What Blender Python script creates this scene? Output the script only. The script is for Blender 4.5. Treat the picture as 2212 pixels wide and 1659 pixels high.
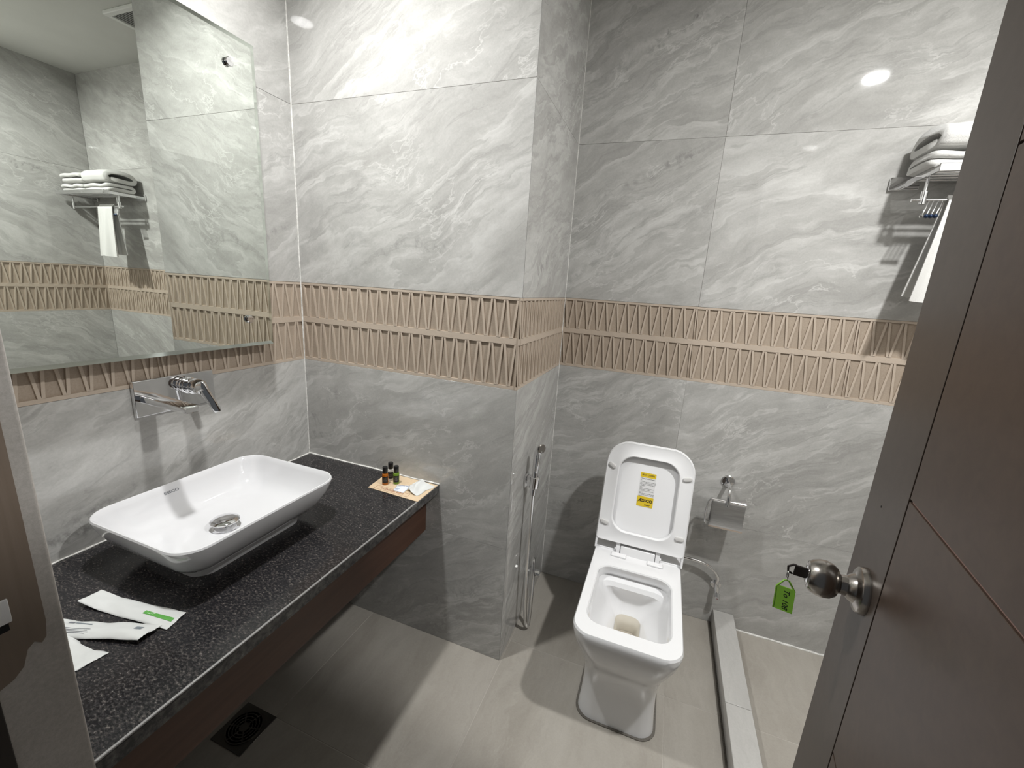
import bpy, bmesh, math, random
from mathutils import Vector, Matrix
random.seed(7)
for o in list(bpy.data.objects): bpy.data.objects.remove(o)
scene = bpy.context.scene
COL = scene.collection
PI = math.pi

# ------------------------------------------------------------------ camera
yaw, pitch, roll, FPX = math.radians(-19.778), math.radians(-13.143), math.radians(3.579), 899.66
fwd = Vector((math.sin(yaw)*math.cos(pitch), math.cos(yaw)*math.cos(pitch), math.sin(pitch)))
rgt = Vector((math.cos(yaw), -math.sin(yaw), 0)); up = rgt.cross(fwd)
r2 = rgt*math.cos(roll)+up*math.sin(roll); u2 = -rgt*math.sin(roll)+up*math.cos(roll)
cd = bpy.data.cameras.new('camera'); cam = bpy.data.objects.new('camera', cd); COL.objects.link(cam)
M = Matrix((r2, u2, -fwd)).transposed().to_4x4(); M.translation = Vector((1.3437, -1.2609, 1.4181))
cam.matrix_world = M
cd.sensor_fit = 'HORIZONTAL'; cd.sensor_width = 36.0; cd.lens = FPX*36.0/2212; cd.clip_start = 0.01
scene.camera = cam
# ------------------------------------------------------------------ world and exposure
w = bpy.data.worlds.new('world'); scene.world = w; w.use_nodes = True
w.node_tree.nodes['Background'].inputs[0].default_value = (0.9, 0.95, 1.0, 1)
w.node_tree.nodes['Background'].inputs[1].default_value = 0.07
vs = scene.view_settings
vs.view_transform = 'Standard'; vs.look = 'None'; vs.gamma = 1.0; vs.use_curve_mapping = False; vs.exposure = 0.2
LAMP_FACE = 60.0
LAMP_TINT = (1.0, 1.0, 0.985)

# ------------------------------------------------------------------ main measures (metres)
XP, YB, XR, YF, HC = 0.908, 0.570, 2.515, -1.023, 2.564
ZC = 0.681; XC = 0.624; XJ = 0.642
ROWS = [(0, .488), (.488, 1.085), (1.385, 1.994), (1.994, HC)]
BAND = (1.085, 1.385)

# ------------------------------------------------------------------ materials
def mat(name, color=(.8, .8, .8), rough=.5, metal=0.0, **kw):
    m = bpy.data.materials.new(name); m.use_nodes = True
    b = m.node_tree.nodes['Principled BSDF']
    b.inputs['Base Color'].default_value = (*color, 1); b.inputs['Roughness'].default_value = rough
    b.inputs['Metallic'].default_value = metal
    for k, v in kw.items(): b.inputs[k.replace('_', ' ')].default_value = v
    return m
class NT:
    def __init__(s, m): s.t = m.node_tree; s.b = s.t.nodes['Principled BSDF']
    def n(s, typ, **kw):
        x = s.t.nodes.new(typ)
        for k, v in kw.items():
            if k.startswith('i_'): x.inputs[k[2:].replace('_', ' ')].default_value = v
            else: setattr(x, k, v)
        return x
    def l(s, a, b): s.t.links.new(a, b)
    def math(s, op, a, b=None, clamp=False):
        x = s.n('ShaderNodeMath', operation=op, use_clamp=clamp)
        for i, v in enumerate((a, b)):
            if v is None: continue
            if isinstance(v, (int, float)): x.inputs[i].default_value = v
            else: s.l(v, x.inputs[i])
        return x.outputs[0]
    def ramp(s, fac, stops):
        x = s.n('ShaderNodeValToRGB'); e = x.color_ramp.elements
        while len(e) < len(stops): e.new(.5)
        for i, (p, c) in enumerate(stops):
            e[i].position = p; e[i].color = (*c, 1) if len(c) == 3 else c
        s.l(fac, x.inputs[0]); return x.outputs[0]
    def mix(s, fac, a, b, mode='MIX'):
        x = s.n('ShaderNodeMix', data_type='RGBA', blend_type=mode)
        for i, v in ((0, fac), (6, a), (7, b)):
            if isinstance(v, (int, float)): x.inputs[i].default_value = v
            elif isinstance(v, tuple): x.inputs[i].default_value = (*v, 1)
            else: s.l(v, x.inputs[i])
        return x.outputs[2]
    def noise(s, vec, scale, detail=4, rough=.5, dist=0.0, out='Fac'):
        x = s.n('ShaderNodeTexNoise', i_Scale=scale, i_Detail=detail, i_Roughness=rough, i_Distortion=dist)
        s.l(vec, x.inputs['Vector']); return x.outputs[out]
    def mapping(s, vec, rot=(0, 0, 0), scale=(1, 1, 1), loc=(0, 0, 0)):
        x = s.n('ShaderNodeMapping'); x.inputs['Rotation'].default_value = rot
        x.inputs['Scale'].default_value = scale; x.inputs['Location'].default_value = loc
        s.l(vec, x.inputs['Vector']); return x.outputs[0]

def marble(name, dark, mid, light, vein, rough=.07, angle=24, seed=0.0, smooth=1.0):
    """grey marble-look porcelain: warped diagonal bands, pale ribbons, thin veins, sooty flecks; each tile has its own cut."""
    m = mat(name, mid, rough); N = NT(m)
    tc = N.n('ShaderNodeTexCoord').outputs['Object']
    oi = N.n('ShaderNodeObjectInfo').outputs['Random']
    comb = N.n('ShaderNodeCombineXYZ'); N.l(N.math('MULTIPLY', oi, 37.0), comb.inputs[0]); N.l(N.math('MULTIPLY', oi, 61.0), comb.inputs[1]); N.l(N.math('MULTIPLY', oi, 23.0), comb.inputs[2])
    add = N.n('ShaderNodeVectorMath', operation='ADD'); N.l(tc, add.inputs[0]); N.l(comb.outputs[0], add.inputs[1])
    P = N.mapping(add.outputs[0], rot=(0, math.radians(angle), 0), loc=(seed, seed*.7, 0))
    wn = N.n('ShaderNodeTexNoise', i_Scale=1.7, i_Detail=5.0, i_Roughness=.55); N.l(P, wn.inputs['Vector'])
    sub = N.n('ShaderNodeVectorMath', operation='SUBTRACT'); N.l(wn.outputs['Color'], sub.inputs[0]); sub.inputs[1].default_value = (.5, .5, .5)
    sc = N.n('ShaderNodeVectorMath', operation='SCALE'); N.l(sub.outputs[0], sc.inputs[0]); sc.inputs['Scale'].default_value = .30
    wv = N.n('ShaderNodeVectorMath', operation='ADD'); N.l(P, wv.inputs[0]); N.l(sc.outputs[0], wv.inputs[1])
    Wv = wv.outputs[0]
    A = N.mapping(Wv, scale=(.8, 1, 4.6))
    base = N.noise(A, 1.5, 9, .62)
    col = N.ramp(base, [(.30, dark), (.46, mid), (.60, light), (.72, mid)])
    cloud = N.noise(N.mapping(P, scale=(1, 1, 1.6)), 2.2, 7, .65)
    col = N.mix(N.math('MULTIPLY', N.ramp(cloud, [(.42, (0, 0, 0)), (.66, (1, 1, 1))]), .40), col, dark)
    # pale ribbons with a hard lower edge
    rb = N.noise(N.mapping(Wv, scale=(.65, 1, 3.8), loc=(5, 2, 9)), 1.25, 6, .55)
    rib = N.ramp(rb, [(.505, (0, 0, 0)), (.515, (1, 1, 1)), (.535, (.55, .55, .55)), (.59, (0, 0, 0))])
    col = N.mix(N.math('MULTIPLY', rib, .46*smooth), col, vein)
    rb2 = N.noise(N.mapping(Wv, scale=(.7, 1, 5.5), loc=(1, 7, 3)), 1.6, 7, .6)
    dk = N.ramp(rb2, [(.40, (0, 0, 0)), (.445, (1, 1, 1)), (.452, (0, 0, 0))])
    col = N.mix(N.math('MULTIPLY', dk, .36*smooth), col, tuple(c*.72 for c in dark))
    # streaky mid-scale mottling along the flow
    st_ = N.noise(N.mapping(Wv, scale=(1.0, 1, 3.2), loc=(2, 6, 4)), 7.5, 8, .68)
    col = N.mix(N.math('MULTIPLY', N.ramp(st_, [(.36, (1, 1, 1)), (.52, (0, 0, 0))]), .42*smooth), col, tuple(c*.84 for c in dark))
    col = N.mix(N.math('MULTIPLY', N.ramp(st_, [(.54, (0, 0, 0)), (.70, (1, 1, 1))]), .40*smooth), col, vein)
    # thin white veins
    v1 = N.noise(N.mapping(Wv, scale=(1, 1, 2.2), loc=(3, 3, 8)), 3.2, 6, .6)
    ridge = N.math('ABSOLUTE', N.math('SUBTRACT', v1, .5))
    vm = N.ramp(ridge, [(.0, (1, 1, 1)), (.012, (0, 0, 0))])
    gate = N.ramp(N.noise(P, 2.6, 3), [(.50, (0, 0, 0)), (.60, (1, 1, 1))])
    col = N.mix(N.math('MULTIPLY', N.math('MULTIPLY', vm, gate), .55*smooth), col, vein)
    # sooty flecks in strings
    fl = N.noise(N.mapping(P, scale=(1.6, 1, 1)), 30, 4, .65)
    fg = N.ramp(N.noise(N.mapping(Wv, scale=(1, 1, 3), loc=(9, 4, 1)), 2.0, 3), [(.63, (0, 0, 0)), (.72, (1, 1, 1))])
    col = N.mix(N.math('MULTIPLY', N.math('MULTIPLY', N.ramp(fl, [(.48, (0, 0, 0)), (.64, (1, 1, 1))]), fg), .6*smooth), col, tuple(c*.45 for c in dark))
    # fine sugar
    fine = N.noise(P, 160, 3, .7)
    col = N.mix(.12, col, N.ramp(fine, [(.3, tuple(c*.7 for c in mid)), (.7, vein)]))
    N.l(col, N.b.inputs['Base Color'])
    return m

M_WALL = marble('marble wall tile', (.375, .368, .351), (.452, .445, .428), (.505, .499, .482), (.68, .675, .655), rough=.035, angle=26, smooth=1.12)
M_FLOOR = marble('taupe floor tile', (.320, .293, .255), (.385, .357, .315), (.425, .398, .356), (.50, .475, .435), rough=.30, angle=70, seed=4, smooth=.30)
M_KERB = marble('pale marble kerb', (.42, .41, .395), (.46, .45, .43), (.49, .48, .46), (.56, .55, .53), rough=.22, angle=60, seed=8, smooth=.35)
M_GROUT = mat('grey grout', (.50, .49, .47), .9)
M_WGROUT = mat('white grout', (.74, .73, .70), .8)
_n = NT(M_WGROUT); _t = _n.n('ShaderNodeTexCoord').outputs['Object']
_n.l(_n.ramp(_n.noise(_t, 60, 4, .7), [(.3, (.5, .49, .46)), (.6, (.80, .79, .76))]), _n.b.inputs['Base Color'])
M_CEIL = mat('ceiling paint', (.62, .62, .59), .9)
_n = NT(M_CEIL); _t = _n.n('ShaderNodeTexCoord').outputs['Object']
_n.l(_n.ramp(_n.noise(_t, 5, 4), [(.3, (.60, .60, .57)), (.7, (.64, .64, .61))]), _n.b.inputs['Base Color'])

def sandy(name, c1, c2, rough=.85):
    m = mat(name, c1, rough); N = NT(m); t = N.n('ShaderNodeTexCoord').outputs['Object']
    a = N.noise(t, 220, 4, .75); b = N.noise(t, 14, 4)
    c = N.mix(N.ramp(a, [(.35, (0, 0, 0)), (.7, (1, 1, 1))]), c1, c2)
    N.l(N.mix(.18, c, N.ramp(b, [(.3, tuple(x*.7 for x in c1)), (.7, c2)])), N.b.inputs['Base Color'])
    bm = N.n('ShaderNodeBump', i_Strength=.12, i_Distance=.002); N.l(a, bm.inputs['Height']); N.l(bm.outputs[0], N.b.inputs['Normal'])
    return m
M_CELL = sandy('tan relief field', (.360, .290, .225), (.440, .364, .292))
M_RIB = sandy('tan relief rib', (.500, .415, .335), (.545, .46, .378), .6)
M_PLASTER = sandy('bare plaster', (.40, .375, .345), (.52, .49, .46))

def granite():
    m = mat('black granite', (.02, .02, .022), .12); N = NT(m); t = N.n('ShaderNodeTexCoord').outputs['Object']
    sm = N.mapping(t, rot=(0, 0, .5), scale=(1.0, 1.7, 1.0))
    n1 = N.noise(sm, 135, 5, .68); n2 = N.noise(sm, 28, 4, .6)
    v = N.n('ShaderNodeTexVoronoi', i_Scale=120.0); N.l(sm, v.inputs['Vector'])
    c = N.ramp(n1, [(.42, (.012, .012, .014)), (.52, (.030, .028, .030)), (.59, (.066, .058, .054)), (.70, (.18, .16, .147))])
    g = N.ramp(n2, [(.36, (.35, .35, .35)), (.56, (1, 1, 1))])
    c = N.mix(g, (.012, .012, .014), c)
    c = N.mix(N.math('MULTIPLY', N.ramp(v.outputs['Distance'], [(.0, (1, 1, 1)), (.10, (0, 0, 0))]), .4), c, (.20, .17, .15))
    N.l(c, N.b.inputs['Base Color']); N.l(N.ramp(n1, [(.4, (.10, .10, .10)), (.7, (.32, .32, .32))]), N.b.inputs['Roughness'])
    return m
M_GRANITE = granite()
M_GRANITE_CUT = mat('worn granite cut edge', (.06, .06, .062), .35)
_n = NT(M_GRANITE_CUT); _t = _n.n('ShaderNodeTexCoord').outputs['Object']
_n.l(_n.ramp(_n.noise(_t, 60, 5, .7), [(.4, (.03, .03, .032)), (.62, (.14, .135, .13)), (.75, (.32, .31, .30))]), _n.b.inputs['Base Color'])

M_EDGE_HIGHLIGHT = sandy('worn granite arris with painted highlight', (.22, .215, .21), (.40, .39, .385), .3)  # pale grey paints in the light caught by the worn arris
def wood(name, c1, c2, rough=.38, axis='z', scale=1.0):
    m = mat(name, c1, rough); N = NT(m); t = N.n('ShaderNodeTexCoord').outputs['Object']
    s = {'z': (22, 22, 1.2), 'y': (22, 1.2, 22), 'x': (1.2, 22, 22)}[axis]
    v = N.mapping(t, scale=tuple(q*scale for q in s))
    a = N.noise(v, 2.0, 7, .62, .6); b = N.noise(N.mapping(t, scale=(2, 2, 2)), 1.4, 3)
    c = N.ramp(a, [(.28, c1), (.72, c2)])
    c = N.mix(N.ramp(b, [(.35, (0, 0, 0)), (.7, (.35, .35, .35))]), c, tuple(x*.72 for x in c1))
    N.l(c, N.b.inputs['Base Color'])
    bm = N.n('ShaderNodeBump', i_Strength=.05, i_Distance=.001); N.l(a, bm.inputs['Height']); N.l(bm.outputs[0], N.b.inputs['Normal'])
    return m
M_DOOR = wood('dark brown door veneer', (.060, .038, .027), (.084, .055, .040), .40)
M_STILE = wood('door stile veneer', (.060, .043, .034), (.080, .060, .048), .38)
M_GROOVE = mat('black groove', (.012, .010, .009), .8)
M_RAW = mat('pinkish raw wood groove', (.30, .19, .165), .7)
M_APRON = wood('red brown apron wood', (.060, .026, .016), (.105, .050, .030), .45, 'y')
M_JAMB = wood('dim brown jamb wood', (.18, .135, .10), (.24, .19, .15), .5)
M_FRAME = mat('dark door frame', (.018, .013, .010), .5)

M_CERAMIC = mat('white glazed ceramic', (.67, .67, .685), .07, Coat_Weight=.5, Coat_Roughness=.03)
M_WC = mat('white toilet ceramic', (.80, .80, .81), .07, Coat_Weight=.5, Coat_Roughness=.03)
M_STAIN = mat('limescale glaze', (.60, .56, .48), .18)
M_PLASTIC = mat('white seat plastic', (.84, .84, .85), .28)
M_BUMP = mat('translucent grey buffer', (.62, .61, .60), .4)
M_CHROME = mat('chrome', (.80, .80, .81), .06, 1.0)
M_STEEL = mat('brushed steel', (.40, .375, .35), .22, 1.0)
M_HOSE = mat('ribbed steel hose', (.85, .85, .85), .07, 1.0)
_n = NT(M_HOSE); _t = _n.n('ShaderNodeTexCoord').outputs['Object']
_w = _n.n('ShaderNodeTexWave', i_Scale=110.0, bands_direction='Z'); _n.l(_t, _w.inputs['Vector'])
_b = _n.n('ShaderNodeBump', i_Strength=.03, i_Distance=.001); _n.l(_w.outputs[1], _b.inputs['Height']); _n.l(_b.outputs[0], _n.b.inputs['Normal'])
M_RUBBER = mat('black rubber', (.015, .015, .015), .5)
M_MIRROR = mat('silvered glass', (.86, .90, .855), .004, 1.0)
M_MBEVEL = mat('bevelled glass edge', (.80, .86, .80), .08, 1.0)
def terry(name, c):
    m = mat(name, c, .95); N = NT(m); t = N.n('ShaderNodeTexCoord').outputs['Object']
    a = N.noise(t, 420, 3, .7); b = N.noise(t, 40, 3)
    bm = N.n('ShaderNodeBump', i_Strength=.5, i_Distance=.002); N.l(N.math('ADD', a, b), bm.inputs['Height']); N.l(bm.outputs[0], N.b.inputs['Normal'])
    N.b.inputs['Sheen Weight'].default_value = .3
    return m
M_TERRY = terry('white terry cloth', (.68, .675, .655))
M_KRAFT = sandy('kraft paper', (.62, .47, .31), (.70, .55, .38), .8)
M_KPRINT = mat('red brown print', (.30, .10, .06), .8)
M_PAPER = mat('white waxed paper', (.66, .67, .66), .42)
M_SACHET = mat('bluish white sachet', (.74, .78, .86), .3)
M_INK = mat('grey ink', (.18, .19, .21), .7)
M_BLUEINK = mat('blue grey ink', (.22, .28, .42), .7)
M_GREEN = mat('green print', (.10, .36, .06), .5)
M_WHITEINK = mat('white print', (.80, .84, .78), .6)
M_SILVERINK = mat('silver print', (.35, .40, .45), .35, .5)
M_CAP = mat('black plastic cap', (.008, .008, .008), .35)
M_AMBER = mat('amber liquid bottle', (.50, .15, .012), .08, Transmission_Weight=.35)
M_GRNLIQ = mat('green liquid bottle', (.20, .36, .035), .08, Transmission_Weight=.35)
M_WHTBOT = mat('white bottle', (.70, .67, .62), .2)
M_LABEL = mat('black bottle label', (.010, .009, .009), .4)
M_LABTXT = mat('faint label print', (.16, .15, .13), .6)
M_YELLOW = mat('yellow sticker', (.72, .52, .03), .45)
M_STICK = mat('white sticker', (.74, .74, .74), .5)
M_BLACKINK = mat('black ink', (.012, .012, .012), .6)
M_TAG = mat('green plastic tag', (.28, .58, .06), .35, Subsurface_Weight=.0, Transmission_Weight=.08)
M_KEY = mat('dark key bow', (.035, .028, .026), .4, .3)
M_DRAIN = mat('tarnished steel', (.20, .19, .175), .35, 1.0)
M_HOLE = mat('black void', (.004, .004, .004), .9)
M_RED = mat('red dot', (.25, .01, .02), .4)
M_BLUEBALL = mat('blue black bead', (.03, .05, .10), .2, .6)
M_VENT = mat('grey vent plastic', (.32, .32, .31), .6)
M_LTRIM = mat('white lamp trim', (.75, .75, .73), .5)
M_WATER = mat('bowl water', (.42, .38, .32), .03)
M_LAMP = bpy.data.materials.new('led diffuser'); M_LAMP.use_nodes = True
_e = M_LAMP.node_tree; _e.nodes.remove(_e.nodes['Principled BSDF'])
_em = _e.nodes.new('ShaderNodeEmission'); _em.inputs[0].default_value = (*LAMP_TINT, 1); _em.inputs[1].default_value = LAMP_FACE
_e.links.new(_em.outputs[0], _e.nodes['Material Output'].inputs[0])

# ------------------------------------------------------------------ geometry helpers
def link(name, me, m=None, parent=None, mw=None):
    o = bpy.data.objects.new(name, me); COL.objects.link(o)
    if m and me is not None and not me.materials: me.materials.append(m)
    if mw is not None: o.matrix_local = mw
    if parent: o.parent = parent
    return o
def mesh_of(name, v, f, ang=40):
    me = bpy.data.meshes.new(name); me.from_pydata([tuple(p) for p in v], [], f); me.update()
    bm = bmesh.new(); bm.from_mesh(me); bmesh.ops.recalc_face_normals(bm, faces=bm.faces); bm.to_mesh(me); bm.free()
    for p in me.polygons: p.use_smooth = True
    me.set_sharp_from_angle(angle=math.radians(ang))
    return me
def pyd(name, v, f, m, parent=None, ang=40, mw=None): return link(name, mesh_of(name, v, f, ang), m, parent, mw)
def box_mesh(name, lo, hi, bev=0.0, seg=2):
    bm = bmesh.new(); bmesh.ops.create_cube(bm, size=1)
    for v in bm.verts:
        for i in range(3): v.co[i] = lo[i] if v.co[i] < 0 else hi[i]
    if bev > 0: bmesh.ops.bevel(bm, geom=list(bm.edges), offset=bev, segments=seg, profile=.5, affect='EDGES')
    me = bpy.data.meshes.new(name); bm.to_mesh(me); bm.free()
    for p in me.polygons: p.use_smooth = bev > 0 and max(abs(c) for c in p.normal) < .9999
    return me
def box(name, lo, hi, m, parent=None, bev=0.0, seg=2, mw=None): return link(name, box_mesh(name, lo, hi, bev, seg), m, parent, mw)
def lathe(name, prof, m, parent=None, mw=None, seg=32, ang=35):
    """prof: list of (r, h) revolved about local z"""
    v, f = [], []
    for r, h in prof:
        for k in range(seg):
            a = 2*PI*k/seg; v.append((r*math.cos(a), r*math.sin(a), h))
    for i in range(len(prof)-1):
        for k in range(seg):
            f.append((i*seg+k, i*seg+(k+1) % seg, (i+1)*seg+(k+1) % seg, (i+1)*seg+k))
    if prof[0][0] > 1e-6: f.append(tuple(range(seg-1, -1, -1)))
    if prof[-1][0] > 1e-6: f.append(tuple((len(prof)-1)*seg+k for k in range(seg)))
    me = mesh_of(name, v, f, ang)
    bm = bmesh.new(); bm.from_mesh(me); bmesh.ops.remove_doubles(bm, verts=bm.verts, dist=1e-6); bmesh.ops.recalc_face_normals(bm, faces=bm.faces); bm.to_mesh(me); bm.free()
    me.set_sharp_from_angle(angle=math.radians(ang))
    return link(name, me, m, parent, mw)
def frame_to(p, z, x=None):
    z = Vector(z).normalized(); x = Vector(x) if x is not None else (Vector((1, 0, 0)) if abs(z.x) < .9 else Vector((0, 1, 0)))
    x = (x - z*x.dot(z)).normalized(); y = z.cross(x)
    mm = Matrix((x, y, z)).transposed().to_4x4(); mm.translation = Vector(p); return mm
def catmull(pts, n=10, closed=False):
    pts = [Vector(p) for p in pts]; out = []
    N = len(pts)
    for i in range(N if closed else N-1):
        p0 = pts[(i-1) % N] if closed or i > 0 else pts[i]*2-pts[i+1]
        p1 = pts[i]; p2 = pts[(i+1) % N]
        p3 = pts[(i+2) % N] if closed or i+2 < N else p2*2-p1
        for k in range(n):
            t = k/n
            out.append(.5*((2*p1)+(-p0+p2)*t+(2*p0-5*p1+4*p2-p3)*t*t+(-p0+3*p1-3*p2+p3)*t**3))
    if not closed: out.append(pts[-1])
    return out
def tube_data(path, rad, seg=12, closed=False):
    path = [Vector(p) for p in path]; v, f = [], []
    n = len(path); T = []
    for i in range(n):
        a = path[(i-1) % n] if closed or i > 0 else path[i]; b = path[(i+1) % n] if closed or i < n-1 else path[i]
        T.append((b-a).normalized())
    x = T[0].orthogonal().normalized()
    for i in range(n):
        x = (x - T[i]*x.dot(T[i])).normalized(); y = T[i].cross(x)
        r = rad[i] if isinstance(rad, (list, tuple)) else rad
        for k in range(seg):
            a = 2*PI*k/seg; v.append(path[i]+x*r*math.cos(a)+y*r*math.sin(a))
    for i in range(n if closed else n-1):
        j = (i+1) % n
        for k in range(seg): f.append((i*seg+k, i*seg+(k+1) % seg, j*seg+(k+1) % seg, j*seg+k))
    if not closed: f.append(tuple(range(seg-1, -1, -1))); f.append(tuple((n-1)*seg+k for k in range(seg)))
    return v, f
def tube(name, path, rad, m, parent=None, seg=12, closed=False, mw=None):
    v, f = tube_data(path, rad, seg, closed); return pyd(name, v, f, m, parent, 50, mw)
def rrect(cx, cy, hx, hy, r, n=8):
    out = []; r = min(r, hx, hy)
    for sx, sy, a0 in ((1, 1, 0), (-1, 1, 90), (-1, -1, 180), (1, -1, 270)):
        for k in range(n+1):
            a = math.radians(a0+90*k/n); out.append((cx+sx*(hx-r)+r*math.cos(a), cy+sy*(hy-r)+r*math.sin(a)))
    return out
def rrect4(x0, x1, y0, y1, rs, n=8):
    """rounded rectangle with own radius per corner: (x1y1, x0y1, x0y0, x1y0)"""
    out = []
    for (px, py, sx, sy, a0), r in zip(((x1, y1, -1, -1, 0), (x0, y1, 1, -1, 90), (x0, y0, 1, 1, 180), (x1, y0, -1, 1, 270)), rs):
        for k in range(n+1):
            a = math.radians(a0+90*k/n); out.append((px+sx*r+r*math.cos(a), py+sy*r+r*math.sin(a)))
    return out
def loft(loops, cap0=True, cap1=True, closed=False):
    v = [p for L in loops for p in L]; n = len(loops[0]); f = []
    R = len(loops)
    for i in range(R if closed else R-1):
        j = (i+1) % R
        for k in range(n): f.append((i*n+k, i*n+(k+1) % n, j*n+(k+1) % n, j*n+k))
    if cap0 and not closed: f.append(tuple(range(n-1, -1, -1)))
    if cap1 and not closed: f.append(tuple((R-1)*n+k for k in range(n)))
    return v, f
def prism(name, pts, z0, z1, m, parent=None, mw=None, ang=40):
    v, f = loft([[(x, y, z0) for x, y in pts], [(x, y, z1) for x, y in pts]]); return pyd(name, v, f, m, parent, ang, mw)
def text(name, s, size, m, parent, mw, depth=.0004, align='CENTER', shear=0.0, bold=0.0, sx=1.0):
    cu = bpy.data.curves.new(name, 'FONT'); cu.body = s; cu.size = size; cu.align_x = align; cu.align_y = 'CENTER'
    cu.extrude = depth; cu.shear = shear; cu.offset = bold; cu.resolution_u = 3
    t = bpy.data.objects.new(name, cu); COL.objects.link(t)
    me = bpy.data.meshes.new_from_object(t.evaluated_get(bpy.context.evaluated_depsgraph_get()))
    bpy.data.objects.remove(t); bpy.data.curves.remove(cu)
    if sx != 1.0:
        for v in me.vertices: v.co.x *= sx
    me.materials.clear(); return link(name, me, m, parent, mw)
def thing(name, label, cat, loc=(0, 0, 0), group=None, kind=None):
    o = bpy.data.objects.new(name, None); COL.objects.link(o); o.location = loc; o.empty_display_size = .05
    tag(o, label, cat, group, kind); return o
def tag(o, label, cat=None, group=None, kind=None):
    o['label'] = label
    if cat: o['category'] = cat
    if group: o['group'] = group
    if kind: o['kind'] = kind
    return o
def rel(parent): return Matrix.Translation(-Vector(parent.location))
def struct(o, label=None):
    o['kind'] = 'structure'
    if label: o['label'] = label
    return o

# ------------------------------------------------------------------ tiles
GAP = .0005; TH = .008
def tile(parent, origin, rotz, width, height, m=M_WALL, name='tile'):
    """face at local y=0 facing -y, thickness behind; local x along the wall, z up"""
    me = box_mesh(name, (GAP/2, 0, GAP/2), (width-GAP/2, TH, height-GAP/2), .0006, 1)
    o = link(name, me, m, parent, Matrix.Translation(origin) @ Matrix.Rotation(rotz, 4, 'Z')); return o
PER = .04444
def band_tile(parent, origin, rotz, width, height=.30, phase=0.0):
    mw = Matrix.Translation(origin) @ Matrix.Rotation(rotz, 4, 'Z')
    b = box('relief_tile', (.0001, .0050, GAP/2), (width-.0001, TH+.004, height-GAP/2), M_CELL, parent, mw=mw)
    V, F = [], []
    def prism_x(q):     # q: four (x,z) corners clockwise; raised rib with sloping flanks
        cx = sum(p[0] for p in q)/4; cz = sum(p[1] for p in q)/4; i = len(V)
        for y, s in ((.0062, 1.0), (.0004, None)):
            for (x, z) in q: V.append((x, y, z))
        F.extend([(i+4, i+5, i+6, i+7), (i, i+1, i+5, i+4), (i+1, i+2, i+6, i+5), (i+2, i+3, i+7, i+6), (i+3, i, i+4, i+7)])
    W = width-GAP
    rows = [(.011, .1495), (.1705, .291)]
    for z0, z1 in ((GAP, .011), (.1495, .1705), (.291, height-GAP)):
        prism_x([(0, z0), (width, z0), (width, z1), (0, z1)])
    hw = .0034
    for z0, z1 in rows:
        k = -2
        while True:
            x = k*PER+phase; k += 1
            if x > width+.05: break
            for xt, xb in ((x, x+.0165), (x+.0365, x+.0230)):
                q = [(xb-hw, z0-.001), (xb+hw, z0-.001), (xt+hw, z1+.001), (xt-hw, z1+.001)]
                q = [(min(max(p[0], 0), width), p[1]) for p in q]
                if max(p[0] for p in q)-min(p[0] for p in q) > .004: prism_x(q)
    me = bpy.data.meshes.new('relief_ribs'); me.from_pydata(V, [], F); me.update()
    bm = bmesh.new(); bm.from_mesh(me); bmesh.ops.recalc_face_normals(bm, faces=bm.faces); bm.to_mesh(me); bm.free()
    link('relief_ribs', me, M_RIB, b)
def tiled(wall, start, rotz, cuts, rows=ROWS, band=True, phase=.006):
    """cuts: distances along the wall from start where tiles meet"""
    d = Vector((math.cos(rotz), math.sin(rotz), 0))
    for a, b in zip(cuts[:-1], cuts[1:]):
        for z0, z1 in rows: tile(wall, Vector(start)+d*a+Vector((0, 0, z0)), rotz, b-a, z1-z0)
        if band:
            n = max(1, math.ceil((b-a)/.66))
            for i in range(n):
                band_tile(wall, Vector(start)+d*(a+(b-a)*i/n)+Vector((0, 0, BAND[0])), rotz, (b-a)/n, phase=(phase-(a+(b-a)*i/n)) % PER)

# ------------------------------------------------------------------ the room shell
WT = .16
M_FGROUT = sandy('taupe floor grout', (.42, .39, .35), (.50, .47, .43))
fl = struct(box('floor', (-WT, -1.9, -.14), (XR+WT, YB+WT, -.0008), M_FGROUT), 'taupe stone-look tiled bathroom floor')
ycuts = [YF-.22, -.493, .107, YB]
for x0, x1 in ((0, .315), (.315, .915), (.915, 1.515), (1.515, 1.705), (1.790, 2.39), (2.39, XR)):
    for y0, y1 in zip(ycuts[:-1], ycuts[1:]):
        me = box_mesh('floor_tile', (.0012, .0012, -.006), (x1-x0-.0012, y1-y0-.0012, 0), .0006, 1)
        # built flat: the floor tile's marbling runs in its own plane
        for v in me.vertices: v.co = Vector((v.co.x, v.co.y, v.co.z))
        link('floor_tile', me, M_FLOOR, fl, Matrix.Translation((x0, y0, 0)))
struct(box('ceiling', (-WT, YF-.22, HC), (XR+WT, YB+WT, HC+.12), M_CEIL), 'plain off-white painted ceiling')
wl = struct(box('wall_left', (-WT, YF, 0), (-TH+.001, YB+WT, HC), M_GROUT), 'left wall of marble tiles and a tan relief band behind the mirror')
tiled(wl, (-.0, YF, 0), PI/2, [0, -YF], phase=.020)
wp = struct(box('wall_pillar', (-TH+.001, TH-.001, 0), (XP-TH+.001, YB+WT, HC), M_GROUT), 'bright marble-tiled boxed-out wall at the end of the vanity')
tiled(wp, (0, 0, 0), 0, [0, XP], phase=.012)
tiled(wp, (XP, .0, 0), PI/2, [0, YB], phase=.008)
wb = struct(box('wall_back', (XP-TH+.001, YB+TH-.001, 0), (XR+WT, YB+WT, HC), M_GROUT), 'back wall of grey marble tiles with tan relief band behind toilet')
tiled(wb, (XP, YB, 0), 0, [0, 1.449-XP, XR-XP], phase=.004)
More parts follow.
